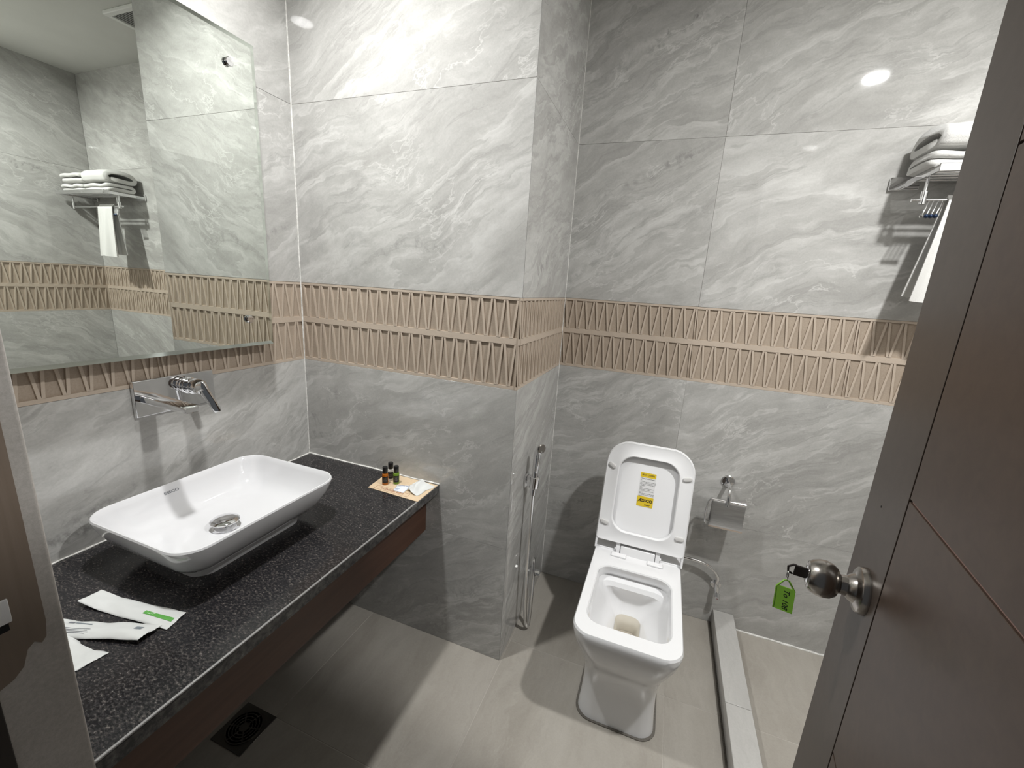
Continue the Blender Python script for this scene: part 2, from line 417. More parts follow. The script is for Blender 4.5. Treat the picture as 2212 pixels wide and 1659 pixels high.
wr = struct(box('wall_right', (XR+TH-.001, YF, 0), (XR+WT, YB+TH-.001, HC), M_GROUT), 'shower end wall of grey marble tiles seen in the mirror')
tiled(wr, (XR, YB, 0), -PI/2, [0, 1.2, YB-YF], phase=.010)
# front wall round the door opening
XD1 = 1.68; ZD = 2.10
wf = struct(pyd('wall_front', *(lambda q: ([p for y in (YF-TH+.001, YF-.20) for p in [(x, y, z) for x, z in q]],
     [tuple(range(8)), tuple(range(15, 7, -1))]+[(i, 8+i, 8+(i+1) % 8, (i+1) % 8) for i in range(8)]))(
     [(-WT, 0), (XJ, 0), (XJ, ZD), (XD1, ZD), (XD1, 0), (XR+WT, 0), (XR+WT, HC), (-WT, HC)]), M_PLASTER), 'plastered doorway wall seen at the left edge')
for a, b, rows, bd in ((0, XR-XD1, ROWS, True), (XR-XD1, XR-XJ, [(ZD, HC)], False), (XR-XJ+.017, XR, ROWS, True)):
    d = Vector((-1, 0, 0))
    for z0, z1 in rows: tile(wf, Vector((XR, YF, z0))+d*a, PI, b-a, z1-z0)
    if bd: band_tile(wf, Vector((XR, YF, BAND[0]))+d*a, PI, b-a)

box('plaster_edge', (XJ-.016, YF-.075, 0), (XJ+.0010, YF+.0025, ZD), M_PLASTER, wf, .004, 3)
# white grout runs in the corners and along the worktop
def run(name, a, b, r, label):
    a, b = Vector(a), Vector(b); n = 40; pts = []
    for i in range(n+1):
        p = a.lerp(b, i/n); p += Vector((random.uniform(-1, 1), random.uniform(-1, 1), random.uniform(-1, 1)))*r*.22; pts.append(p)
    return struct(tube(name, pts, [r*random.uniform(.75, 1.2) for _ in pts], M_WGROUT, seg=8), label)
run('trim_1', (.0005, -.0005, ZC+.002), (.0005, -.0005, HC), .0028, 'ragged white grout line in the corner beside the mirror')
run('trim_2', (XP+.0003, YB-.0003, 0), (XP+.0003, YB-.0003, HC), .0016, 'thin white grout line in the corner behind the toilet')
run('trim_3', (.0, -.0015, ZC+.001), (XC+.004, -.0015, ZC+.001), .0034, 'white grout line along the far end of the worktop')
run('trim_4', (.0015, YF+.01, ZC+.001), (.0015, 0, ZC+.001), .0030, 'white grout line along the worktop under the mirror')
struct(box('trim_5', (XP-.0012, .0002, 0), (XP-.0002, .0026, BAND[0]), M_BLACKINK), 'dark joint down the lower corner of the pillar')
struct(box('trim_6', (XP-.0012, .0002, BAND[1]), (XP-.0002, .0026, HC), M_BLACKINK), 'dark joint down the upper corner of the pillar')
# shower kerb
kb = thing('trim_7', 'low pale marble kerb on the floor right of the toilet', None, (1.745, .1, 0), kind='structure')
for y0, y1 in ((YF+.001, .104), (.105, YB-.001)):
    box('kerb_slab', (1.706, y0, .0), (1.789, y1, .070), M_KERB, kb, .0015, 1, mw=rel(kb))
M_MOULD = sandy('mouldy dark joint', (.06, .052, .042), (.20, .185, .16))
box('kerb_joint', (1.700, YF+.001, .0002), (1.7065, YB-.001, .0045), M_MOULD, kb, .0008, 1, mw=rel(kb))
run('trim_9', (1.795, YB-.0022, .0015), (XR-.002, YB-.0022, .0015), .0045, 'white grout line at the foot of the back wall in the shower')
# door jamb at the left edge
jm = thing('trim_8', 'dim brown wooden door jamb at the left edge of the picture', None, (XJ, -1.1, 0), kind='structure')
pts = [(-1.038, ZD), (-1.0375, .962), (-1.040, .940), (-1.045, .934), (-1.051, .941), (-1.058, .935), (-1.064, .915), (-1.074, .905), (-1.088, .900), (-1.22, .895), (-1.22, ZD)]
v = [(x, y, z) for x in (XJ-.004, XJ+.0020) for y, z in pts]; n = len(pts)
pyd('jamb_lining', v, [tuple(range(n)), tuple(range(2*n-1, n-1, -1))]+[(i, n+i, n+(i+1) % n, (i+1) % n) for i in range(n)], M_JAMB, jm, mw=rel(jm))
box('jamb_foot', (XJ-.004, -1.22, 0), (XJ+.004, -1.089, .893), M_FRAME, jm, .001, 1, mw=rel(jm))
sp = box('strike_plate', (XJ+.0008, -1.085, .984), (XJ+.004, -1.0645, 1.016), M_STICK, jm, .0008, 1, mw=rel(jm))
box('latch_hole', (XJ+.0010, -1.085, .974), (XJ+.0032, -1.068, .984), M_HOLE, jm, mw=rel(jm))

# ------------------------------------------------------------------ ceiling lamps and vent
def downlight(x, y, watts, spread, label):
    t = thing('ceiling_downlight', label, 'lamp', (x, y, HC), 'recessed ceiling downlights')
    lathe('trim_ring', [(.047, -.001), (.049, -.006), (.058, -.005), (.060, 0), (.050, .001)], M_LTRIM, t, seg=40)
    lathe('diffuser', [(.0, -.0035), (.046, -.0035), (.046, -.0015), (0, -.0015)], M_LAMP, t, seg=40)
    ld = bpy.data.lights.new('led', 'AREA'); ld.shape = 'DISK'; ld.size = .090; ld.energy = watts; ld.color = LAMP_TINT
    ld.spread = math.radians(spread)
    lo_ = bpy.data.objects.new('led_light', ld); COL.objects.link(lo_); lo_.parent = t; lo_.location = (0, 0, -.0045)
downlight(.444, -.506, 12.8, 144, 'round recessed downlight in the ceiling above the vanity basin')
downlight(2.160, -.482, 27.0, 174, 'round recessed downlight in the ceiling above the shower area')
vt = thing('ceiling_vent', 'grey slatted exhaust vent in the ceiling, reflected in the mirror', 'vent', (1.31, .345, HC))
for lo, hi in (((-.15, -.15, -.016), (.15, -.125, 0)), ((-.15, .125, -.016), (.15, .15, 0)), ((-.15, -.125, -.016), (-.125, .125, 0)), ((.125, -.125, -.016), (.15, .125, 0))):
    box('vent_frame', lo, hi, M_LTRIM, vt, .003, 2)
box('vent_cavity', (-.125, -.125, -.003), (.125, .125, 0), M_HOLE, vt)
for k in range(14):
    box('vent_slat', (-.0042, -.125, -.0015), (.0042, .125, .0015), M_VENT, vt, mw=Matrix.Translation((-.117+k*.018, 0, -.012)))

# ------------------------------------------------------------------ vanity
vc = thing('vanity_counter', 'black speckled granite worktop with red-brown wooden apron under the mirror', 'counter', (.31, -.51, ZC))
R_ = rel(vc)
box('granite_slab', (.001, YF+.001, ZC-.035), (XC, -.001, ZC), M_GRANITE, vc, .0025, 2, mw=R_)
box('polished_edge', (XC-.003, YF+.002, ZC-.034), (XC+.0012, -.0015, ZC-.0045), M_GRANITE_CUT, vc, .001, 1, mw=R_)
box('worn_edge_highlight', (XC-.0040, YF+.002, ZC-.0042), (XC+.0016, -.0015, ZC+.0004), M_EDGE_HIGHLIGHT, vc, .0015, 2, mw=R_)  # thin pale strip: highlight painted along the worn front edge
box('apron', (.553, YF+.001, .477), (.572, -.001, ZC-.035), M_APRON, vc, .001, 1, mw=R_)
box('bearer', (.02, YF+.02, ZC-.075), (.553, YF+.05, ZC-.035), M_APRON, vc, mw=R_)
box('bearer', (.02, -.05, ZC-.075), (.553, -.02, ZC-.035), M_APRON, vc, mw=R_)

# basin
SX, SY = .261, -.539
bs = thing('wash_basin', 'white rectangular ceramic vessel basin standing on the black granite worktop', 'basin', (SX, SY, ZC))
outer = [(0.0, .112, .156, .045), (.022, .116, .160, .045), (.026, .119, .163, .05), (.029, .126, .171, .05), (.040, .143, .188, .055), (.065, .165, .207, .06), (.095, .181, .222, .062), (.118, .189, .2295, .063), (.127, .1905, .231, .063), (.131, .1885, .229, .062)]
inner = [(.1315, .186, .2265, .06), (.129, .1835, .224, .058), (.115, .179, .2195, .057), (.090, .170, .210, .055), (.065, .155, .196, .055), (.050, .137, .178, .055), (.042, .115, .155, .05), (.037, .08, .11, .05), (.0345, .034, .034, .034)]
loops = [[(x, y, z) for x, y in rrect(0, 0, hx, hy, r, 10)] for z, hx, hy, r in outer+inner]
bb = pyd('bowl', *loft(loops), M_CERAMIC, bs, 30)
for s, e in ((0, 0),): pass
lathe('drain_ring', [(.030, .0335), (.036, .0348), (.0365, .0362), (.031, .0366), (.026, .0355), (.026, .034)], M_CHROME, bs, Matrix.Translation((.004, -.012, 0)))
wp_ = lathe('drain_stem', [(.015, .034), (.015, .053), (.0, .053)], M_CHROME, bs, Matrix.Translation((.004, -.012, 0)), seg=20)
lathe('waste_plug', [(.0, .052), (.030, .052), (.0355, .0545), (.036, .0565), (.032, .060), (.022, .0625), (.010, .0637), (0, .064)], M_CHROME, bs, Matrix.Translation((.004, -.012, 0)), seg=40)
p1 = Vector((-.1795, .0, .116)); p2 = Vector((-.1705, 0, .091)); yl = (p1-p2).normalized(); xl = Vector((0, 1, 0)); zl = xl.cross(yl)
mm = Matrix((xl, yl, zl)).transposed().to_4x4(); mm.translation = Vector((-.1768, -.032, .109))+zl*.0003
text('maker_mark', 'ESSCO', .0105, M_INK, bs, mm, sx=1.25, bold=.0002)

# wall tap
tp = thing('wall_mixer_tap', 'chrome wall-mounted mixer tap on a rectangular plate above the basin', 'tap', (0, -.482, 1.053))
box('back_plate', (.001, -.1085, -.052), (.013, .1085, .052), M_CHROME, tp, .0025, 2)
lv = []
for x, hw, z0, z1 in ((.011, .021, -.010, .010), (.02, .0205, -.010, .0095), (.17, .019, -.013, .004), (.188, .018, -.0135, .003), (.192, .016, -.0125, .001)):
    lv.append([(x, y-.074, z) for y, z in rrect(0, (z0+z1)/2, hw, (z1-z0)/2, .003, 3)])
sp_ = pyd('spout', *loft(lv), M_CHROME, tp, 40)
lathe('aerator', [(.0, -.0165), (.011, -.0165), (.012, -.012), (0, -.012)], M_STEEL, sp_, Matrix.Translation((.176, -.074, 0)), seg=20)
ct = lathe('cartridge', [(.024, .011), (.025, .017), (.0215, .019), (.0215, .030), (.0235, .032), (.0235, .040), (.0205, .042), (.0205, .052), (.0225, .054), (.0225, .066), (.019, .072), (.010, .0745), (0, .075)], M_CHROME, tp, frame_to((0, .032, .016), (1, 0, 0)), seg=28)
A0 = Vector((.066, .034, .022)); A1 = Vector((.094, .058, -.062)); dd = (A1-A0).normalized(); sd = Vector((.55, .8, .3)); sd = (sd-dd*sd.dot(dd)).normalized(); nn = dd.cross(sd)
lv = []
for t, a, b in ((-.12, .011, .008), (.0, .0150, .0105), (.25, .0125, .0075), (.6, .0115, .0060), (.95, .0110, .0050), (1.0, .009, .004)):
    c = A0.lerp(A1, t); lv.append([tuple(c+sd*x+nn*y) for x, y in rrect(0, 0, a, b, min(a, b)*.8, 4)])
pyd('lever', *loft(lv), M_CHROME, tp, 50)

# mirror
ZM0, ZM1, YM0, YM1, XM = 1.173, 2.078, -.935, -.184, .058
mr = thing('wall_mirror', 'large rectangular mirror with chrome studs above the basin, reflecting the towel rack', 'mirror', (XM, (YM0+YM1)/2, (ZM0+ZM1)/2))
R_ = rel(mr); bv = .011
o_ = [(YM0, ZM0), (YM1, ZM0), (YM1, ZM1), (YM0, ZM1)]; i_ = [(YM0+bv, ZM0+bv), (YM1-bv, ZM0+bv), (YM1-bv, ZM1-bv), (YM0+bv, ZM1-bv)]
V = [(XM-.005, y, z) for y, z in o_]+[(XM-.0014, y, z) for y, z in o_]+[(XM, y, z) for y, z in i_]
F = [(0, 1, 2, 3)]+[(i, (i+1) % 4, 4+(i+1) % 4, 4+i) for i in range(4)]+[(8, 9, 10, 11)]
g = pyd('mirror_glass', V, F, M_MIRROR, mr, 1, mw=R_)
V = [(XM-.00135, y, z) for y, z in o_]+[(XM+.00005, y, z) for y, z in i_]
pyd('bevel', V, [(i, (i+1) % 4, 4+(i+1) % 4, 4+i) for i in range(4)], M_MBEVEL, mr, 1, mw=R_)
for y in (-.271, YM0+.087):
    for z in (1.262, 1.997):
        lathe('standoff_stud', [(.008, -XM+.001), (.008, .001), (.0115, .0015), (.0120, .008), (.0105, .0095), (0, .0098)], M_CHROME, mr, R_ @ frame_to((XM, y, z), (1, 0, 0)), seg=24)

# ------------------------------------------------------------------ things on the worktop
pb = thing('paper_bag', 'flat kraft paper disposal bag lying on the far corner of the worktop', 'bag', (.515, -.072, ZC))
q = [(.413, -.137), (.626, -.145), (.6255, -.010), (.402, -.006)]
V = [(x, y, ZC+.0003) for x, y in q]+[(x, y, ZC+.0016) for x, y in q]
pyd('bag_paper', V, [(0, 1, 2, 3), (4, 5, 6, 7)]+[(i, (i+1) % 4, 4+(i+1) % 4, 4+i) for i in range(4)], M_KRAFT, pb, 20, mw=rel(pb))
mm = Matrix.Translation((-.010, -.050, .0020)) @ Matrix.Rotation(-.03, 4, 'Z')
text('bag_print', 'DISPOSAL BAG', .0150, M_KPRINT, pb, mm, .0001)
fr = []
for x0, y0, x1, y1 in ((-.070, -.0115, .070, -.0107), (-.070, .0107, .070, .0115), (-.070, -.0115, -.0692, .0115), (.0692, -.0115, .070, .0115)):
    box('print_frame', (x0, y0, -.0001), (x1, y1, .0001), M_KPRINT, pb, mw=mm)
def bottle(x, y, m, label, capm=M_CAP):
    z = ZC+.0019
    t = thing('toiletry_bottle', label, 'bottle', (x, y, z), 'miniature toiletry bottles on the kraft bag')
    lathe('bottle_body', [(0, 0), (.0100, 0), (.0112, .0015), (.0113, .0385), (.0100, .0425), (.0072, .0445), (.0072, .047), (0, .047)], m, t, seg=28)
    lathe('cap', [(.0086, .0455), (.0092, .0465), (.0092, .0675), (.0084, .0690), (0, .0692)], capm, t, seg=28)
    V, F = [], []; n = 15
    for k in range(n):
        a = math.radians(-90-58+116*k/(n-1)); 
        for zz in (.0085, .0340): V.append((.01145*math.cos(a), .01145*math.sin(a), zz))
    for k in range(n-1): F.append((2*k, 2*k+2, 2*k+3, 2*k+1))
    lb = pyd('label', V, F, M_LABEL, t, 80, mw=Matrix.Rotation(.55, 4, 'Z'))
    for zz, ww in ((.026, .005), (.0235, .004), (.019, .006), (.0165, .005)):
        V, F = [], []; n = 5
        for k in range(n):
            a = -PI/2-ww/.0115+2*ww/.0115*k/(n-1)
            for z2 in (zz, zz+.0011): V.append((.01155*math.cos(a), .01155*math.sin(a), z2))
        for k in range(n-1): F.append((2*k, 2*k+2, 2*k+3, 2*k+1))
        pyd('print', V, F, M_LABTXT, lb, 80)
bottle(.452, -.090, M_AMBER, 'tiny amber toiletry bottle with black cap, nearest the basin')
bottle(.447, -.050, M_WHTBOT, 'tiny white toiletry bottle with black cap, behind the other two')
bottle(.483, -.066, M_GRNLIQ, 'tiny green toiletry bottle with black cap, beside the sachets')
def sheet(name, fn, nu, nv, m, parent, mw=None, th=.0006):
    V = []; F = []
    for s in (0, 1):
        for i in range(nu+1):
            for j in range(nv+1):
                p = fn(i/nu, j/nv); V.append((p[0], p[1], p[2]-th*s))
    q = (nu+1)*(nv+1)
    for i in range(nu):
        for j in range(nv):
            a = i*(nv+1)+j; F += [(a, a+nv+1, a+nv+2, a+1), (q+a, q+a+1, q+a+nv+2, q+a+nv+1)]
    rim = [i*(nv+1) for i in range(nu+1)]+[nu*(nv+1)+j for j in range(1, nv+1)]+[i*(nv+1)+nv for i in range(nu-1, -1, -1)]+[j for j in range(nv-1, 0, -1)]
    for a, b in zip(rim, rim[1:]+rim[:1]): F.append((a, b, q+b, q+a))
    return pyd(name, V, F, m, parent, 75, mw)
def quad(c, u, v):
    (x0, y0), (x1, y1), (x2, y2), (x3, y3) = c
    return ((x0*(1-u)+x1*u)*(1-v)+(x3*(1-u)+x2*u)*v, (y0*(1-u)+y1*u)*(1-v)+(y3*(1-u)+y2*u)*v)
# sachet and crumpled wrapper
zb = ZC+.0022
sa = thing('soap_sachet', 'small bluish-white printed sachet on the kraft bag', 'sachet', (.53, -.09, zb))
cs = [(.507, -.118), (.548, -.118), (.548, -.060), (.497, -.080)]
def f1(u, v):
    x, y = quad(cs, u, v); return (x, y, zb+.0010+.006*math.sin(PI*u)**.6*math.sin(PI*v)**.6+.0006*math.sin(17*u+9*v))
sheet('sachet_foil', f1, 12, 12, M_SACHET, sa, rel(sa))
for i, (u0, u1, v_, h) in enumerate(((.15, .62, .74, .10), (.70, .9, .74, .06), (.12, .5, .22, .04), (.12, .45, .13, .03))):
    sheet('sachet_print', lambda a, b: tuple(Vector(f1(u0+(u1-u0)*a, v_+h*b))+Vector((0, 0, .0005))), 6, 2, M_BLUEINK, sa, rel(sa), .0001)
wr_ = thing('crumpled_wrapper', 'crumpled white paper wrapper beside the bluish sachet', 'wrapper', (.58, -.07, zb))
cw = [(.548, -.098), (.603, -.118), (.622, -.028), (.545, -.036)]
def f2(u, v):
    x, y = quad(cw, u, v)
    z = .0012+.017*math.exp(-((u-.38)/.22)**2)*(.35+.65*v)+.004*abs(math.sin(7*u+3*v))+.003*abs(math.sin(5*v-4*u))
    return (x+.003*math.sin(9*v), y+.003*math.sin(8*u), zb+z*(1-.8*max(0, u-.75)/.25))
sheet('wrapper_paper', f2, 16, 16, M_PAPER, wr_, rel(wr_))
# three paper packets by the doorway
def packet(label, c, z0, lift, seed, prints, jag=0.0):
    cx = sum(p[0] for p in c)/4; cy = sum(p[1] for p in c)/4
    t = thing('paper_packet', label, 'packet', (cx, cy, ZC), 'white paper packets at the near end of the worktop')
    rr = random.Random(seed); ph = [rr.uniform(0, 6) for _ in range(6)]
    def fn(u, v):
        x, y = quad(c, u, v)
        bulge = .004*math.sin(PI*min(max(u, 0), 1))**.5*math.sin(PI*min(max(v, 0), 1))**.7
        z = z0+.0008+bulge+lift(u, v)+.0013*abs(math.sin(5*u+2.5*v+ph[0]))+.0011*abs(math.sin(9*u-4*v+ph[1]))+.0006*math.sin(23*u+9*v+ph[2])*math.sin(6*v+ph[4])
        if jag: x += jag*math.sin(40*v+ph[3])*(u > .97 or u < .03)
        return (x, y, z)
    sheet('packet_paper', fn, 28, 12, M_PAPER, t, rel(t))
    for u0, u1, v0, v1, m, nm in prints:
        sheet(nm, lambda a, b: tuple(Vector(fn(u0+(u1-u0)*a, v0+(v1-v0)*b))+Vector((0, 0, .0006))), 10, 4, m, t, rel(t), .0001)
    return t, fn
# corners: u runs along the long side
packet('white paper packet with a green printed strip, nearest the basin', [(.221, -.852), (.459, -.819), (.447, -.773), (.224, -.811)], ZC, lambda u, v: .009*max(0, .25-u)/.25, 1,
       [(.65, .965, .37, .56, M_GREEN, 'green_strip'), (.68, .76, .43, .53, M_WHITEINK, 'strip_lettering')])
lines = [(.13+.0*k, .40+.02*(k % 2), .17+.075*k, .19+.075*k, M_INK, 'print_line') for k in range(4)]
packet('middle white paper packet with small printed lines, lying across another', [(.262, -.925), (.446, -.862), (.443, -.818), (.236, -.887)], ZC+.0005, lambda u, v: .006*max(0, min(1, (u-.45)*4))+.002*math.sin(5*v), 2,
       lines+[(.13, .19, .72, .84, M_INK, 'print_mark'), (.20, .36, .74, .82, M_GREEN if False else M_SILVERINK, 'print_name'), (.83, .90, .52, .70, M_SILVERINK, 'print_box')], .0008)
packet('torn white paper packet nearest the doorway, partly hidden by the jamb', [(.33, -.978), (.414, -.942), (.420, -.896), (.292, -.9075)], ZC, lambda u, v: .004*math.sin(4*u+2)*v, 3,
       [(.20, .30, .25, .32, M_SILVERINK, 'print_mark')], .0007)

# ------------------------------------------------------------------ toilet
TX = 1.355
tl = thing('toilet', 'white square floor-mounted toilet with seat and lid raised', 'toilet', (TX, .2, 0))
R_ = rel(tl)
YBK = YB-.012
secs = [(0.0, .128, -.088, .055), (.012, .127, -.086, .055), (.06, .122, -.082, .055), (.13, .119, -.084, .058), (.19, .121, -.095, .06), (.245, .131, -.118, .065), (.29, .146, -.140, .068), (.330, .158, -.155, .068), (.360, .164, -.162, .065), (.382, .1665, -.1645, .062), (.393, .166, -.164, .060), (.400, .1625, -.1605, .058)]
loops = [[(x, y, z) for x, y in rrect4(TX-h, TX+h, yf, YBK, (.02, .02, r, r), 8)] for z, h, yf, r in secs]
ins = [(.4005, .1335, -.1085, .205, .050), (.396, .1295, -.1045, .202, .048), (.372, .1275, -.1020, .208, .048), (.350, .126, -.1000, .222, .048), (.342, .122, -.095, .196, .046), (.325, .113, -.080, .190, .046), (.290, .093, -.035, .208, .05), (.250, .070, .020, .212, .045), (.220, .050, .070, .200, .035), (.200, .040, .094, .186, .026), (.185, .034, .104, .178, .02), (.13, .031, .106, .174, .016)]
loops += [[(x, y, z) for x, y in rrect4(TX-h, TX+h, y0, y1, (r, r, r, r), 8)] for z, h, y0, y1, r in ins]
body = pyd('toilet_body', *loft(loops), M_WC, tl, 28, mw=R_)
# water in the outlet and the limescale lip round it
prism('water', rrect(TX, .140, .0318, .0345, .017), .158, .1595, M_WATER, tl, mw=R_)
lp = []
for z, h, y0, y1, r in ((.2125, .0455, .0805, .1945, .030), (.2003, .0394, .0948, .1853, .026), (.1853, .0334, .1048, .1773, .02), (.159, .0318, .1060, .1755, .018)):
    lp.append([(x, y, z) for x, y in rrect4(TX-h, TX+h, y0, y1, (r, r, r, r), 8)])
pyd('limescale', *loft(lp, False, False), M_STAIN, tl, 60, mw=R_)
# moulded oval on the front of the bowl
V, F = [], []
# floor sealant ring
sl = [(x, y) for x, y in rrect4(TX-.1345, TX+.1345, -.0945, YBK, (.02, .02, .058, .058), 8)]
prism('floor_seal', sl, .0003, .0035, sandy('grey silicone', (.12, .11, .095), (.18, .165, .145)), tl, mw=R_)
# raised seat and lid: local frame u across, w up along the lid, n towards the room
HY, HZ, TILT = .300, .408, math.radians(16.5)
wdir = Vector((0, math.sin(TILT), math.cos(TILT))); ndir = Vector((0, -math.cos(TILT), math.sin(TILT)))
LM = Matrix((Vector((1, 0, 0)), wdir, ndir)).transposed().to_4x4(); LM.translation = Vector((TX, HY, HZ))
LML = R_ @ LM
def lid_loop(x, w0, w1, rt, rb, n): return [(a, b, n) for a, b in rrect4(-x, x, w0, w1, (rt, rt, rb, rb), 10)]
lo = [lid_loop(.164, .036, .436, .088, .012, -.026), lid_loop(.169, .032, .441, .092, .013, -.020), lid_loop(.170, .031, .442, .093, .013, -.004), lid_loop(.1685, .0325, .4405, .092, .012, -.002), lid_loop(.165, .036, .437, .089, .010, -.004), lid_loop(.160, .04, .432, .086, .01, -.012)]
pyd('lid', *loft(lo), M_PLASTIC, tl, 35, mw=LML)
def ring(x, w0, w1, rt, rb, xi, v0, v1, ri, n0, n1):
    a = lambda xx, p, q, r1, r2, nn: lid_loop(xx, p, q, r1, r2, nn)
    ib = lambda g, nn: [(p, q, nn) for p, q in rrect4(-xi+g, xi-g, v0+g, v1-g, (ri[0], ri[0], ri[1], ri[1]), 10)]
    return loft([a(x-.003, w0+.003, w1-.003, rt-.003, rb, n0), a(x, w0, w1, rt, rb, n0+.003), a(x, w0, w1, rt, rb, n1-.002), a(x-.002, w0+.002, w1-.002, rt-.002, rb, n1),
                 a(x-.006, w0+.006, w1-.006, rt-.006, rb, n1-.0015), ib(-.006, n1-.0015), ib(-.004, n1), ib(-.001, n1), ib(.001, n1-.003), ib(.002, n0)], closed=True)
pyd('seat', *ring(.1665, .034, .4385, .089, .010, .117, .080, .385, (.062, .060), -.006, .014), M_PLASTIC, tl, 35, mw=LML)
for u, w_ in ((-.143, .335), (.143, .335), (-.143, .105), (.143, .105)):
    a = .55 if u < 0 and w_ > .2 else (-.25 if u > 0 and w_ > .2 else (.2 if u < 0 else -.05))
    loops = [[(x, y, z) for x, y in rrect(0, 0, hx, hy, hy, 6)] for z, hx, hy in ((.012, .0175, .0085), (.0165, .0165, .0080), (.0195, .0150, .0066), (.0203, .0128, .005))]
    pyd('seat_buffer', *loft(loops), M_BUMP, tl, 30, mw=LML @ Matrix.Translation((u, w_, 0)) @ Matrix.Rotation(-a, 4, 'Z'))
# hinge group
box('hinge_block', (-.066, -.026, -.030), (.066, .024, .006), M_PLASTIC, tl, .004, 2, mw=LML)
for s in (-1, 1):
    box('hinge_arm', (s*.076-.008, -.014, -.024), (s*.076+.008, .045, .004), M_PLASTIC, tl, .002, 2, mw=LML)
    box('hinge_cheek', (s*.164-.004, -.004, -.026), (s*.164+.004, .045, .010), M_PLASTIC, tl, .002, 2, mw=LML)
    box('hinge_rail', (min(s*.085, s*.166), -.006, -.026), (max(s*.085, s*.166), .001, -.010), M_PLASTIC, tl, .002, 2, mw=LML)
    lathe('hinge_pin', [(.0065, 0), (.0065, .018), (.005, .0195), (0, .0195)], M_PLASTIC, tl, LML @ frame_to((s*.070 if s < 0 else .070, .006, -.006), (s, 0, 0)), seg=16)
    box('hinge_foot', (min(s*.040, s*.098), -.018, 0), (max(s*.040, s*.098), .006, .008), M_PLASTIC, tl, .003, 2, mw=R_ @ Matrix.Translation((TX, HY-.018, .4002)))
# sticker inside the lid
ZS = -.0117
st = prism('care_sticker', rrect(0, .260, .030, .068, .002, 3), ZS, ZS+.0003, M_STICK, tl, LML)
prism('sticker_band', rrect(.0, .3185, .030, .0095, .003, 3), ZS+.0003, ZS+.0006, M_YELLOW, st)
prism('sticker_band', rrect(.0, .2125, .031, .0200, .002, 3), ZS+.0003, ZS+.0006, M_YELLOW, st)
def stx(s, size, w_, u=0, m=M_BLACKINK, **k): text('sticker_lettering', s, size, m, st, Matrix.Translation((u, w_, ZS+.0008)), .0001, **k)
stx('SEAT COVER', .0085, .3185, bold=.00015)
stx('Warning Removal Notice', .0050, .304)
ln_ = ['Do:', 'The lid of this seat cover is fitted with soft', 'close. Do not press or force the lid shut by', 'hand. Take care while closing so that it is', 'not damaged.', "Don'ts:", 'Do not use acid or abrasive cleaners on', 'the seat cover or the hinges.', 'Do not stand on or drop the lid of the', 'seat cover.', 'Clean with a soft cloth and mild soap only', 'and rinse with clear water, then dry well', 'before use.']
for i, s in enumerate(ln_): stx(s, .0034, .2965-.0052*i, -.027, align='LEFT')
stx('ESSCO', .0150, .2165, .004, bold=.0006, sx=1.1)
stx('jaquar', .0085, .2010, .009, shear=.35, bold=.0002)
tube('sticker_swoosh', [(-.027, .2090, ZS+.0009), (-.0245, .2150, ZS+.0009), (-.021, .2185, ZS+.0009), (-.0175, .2205, ZS+.0009)], [.0004, .0016, .0014, .0003], M_BLACKINK, st, seg=6)
tube('sticker_swoosh', [(-.0195, .2225, ZS+.0009), (-.0170, .2265, ZS+.0009)], [.0010, .0006], M_BLACKINK, st, seg=6)

# water inlet hose and stop valve right of the toilet
sv = thing('stop_valve', 'small chrome stop valve with braided inlet hose right of the toilet', 'valve', (1.697, YB, .195))
R_ = rel(sv)
lathe('wall_flange', [(.021, .0005), (.021, .003), (.014, .007), (.009, .008), (.009, .026), (0, .026)], M_CHROME, sv, R_ @ frame_to((1.697, YB, .197), (0, -1, 0)), seg=24)
tube('valve_body', [(1.697, YB-.026, .215), (1.699, YB-.028, .197), (1.702, YB-.032, .176)], [.0085, .0105, .009], M_CHROME, sv, 14, mw=R_)
hd = lathe('valve_handle', [(.008, 0), (.012, .003), (.0125, .018), (.010, .022), (.0065, .0225), (0, .0225)], M_CHROME, sv, R_ @ frame_to((1.703, YB-.034, .176), (.05, -.75, -.65)), seg=8, ang=20)
lathe('red_mark', [(.0045, .0224), (.0045, .0232), (0, .0232)], M_RED, hd, seg=12)
tube('hose_nut', [(1.697, YB-.026, .214), (1.698, YB-.026, .232)], .0085, M_CHROME, sv, 6, mw=R_)
tube('braided_hose', catmull([(1.698, YB-.026, .228), (1.693, YB-.028, .255), (1.668, YB-.030, .284), (1.625, YB-.030, .302), (1.580, YB-.030, .306), (1.510, YB-.030, .303)], 10), .0068, M_HOSE, sv, 12, mw=R_)

# ------------------------------------------------------------------ hand-held bidet sprayer on the pillar
bd = thing('bidet_sprayer', 'chrome hand-held bidet sprayer hanging in a clip on the pillar side', 'sprayer', (XP, .18, .69))
R_ = rel(bd)
ck = Vector((.958, .158, .690))
box('wall_clip_base', (XP+.0004, .152, .666), (XP+.010, .190, .718), M_CHROME, bd, .003, 2, mw=R_)
box('clip_arm', (XP+.009, .156, .670), (XP+.030, .184, .714), M_CHROME, bd, .004, 2, mw=R_)
lathe('clip_collar', [(.0165, -.024), (.0185, -.022), (.0190, .022), (.0170, .024), (.0120, .024), (.0120, -.024)], M_CHROME, bd, R_ @ frame_to((.946, .166, .692), (.03, .04, 1)), seg=24)
tube('handset', catmull([(.945, .160, .640), (.946, .165, .690), (.947, .169, .750), (.948, .173, .795), (.952, .174, .820), (.962, .168, .832)], 8), [.0100]*8+[.0115]*8+[.0125]*8+[.0130]*8+[.0133, .0136, .0139, .0142, .0145, .0148, .0150, .0152]+[.0140], M_CHROME, bd, 16, mw=R_)
lathe('spray_face', [(.0145, 0), (.0172, .001), (.0178, .005), (.0145, .008), (0, .008)], M_STEEL, bd, R_ @ frame_to((.962, .168, .832), (.75, -.6, .1)), seg=20)
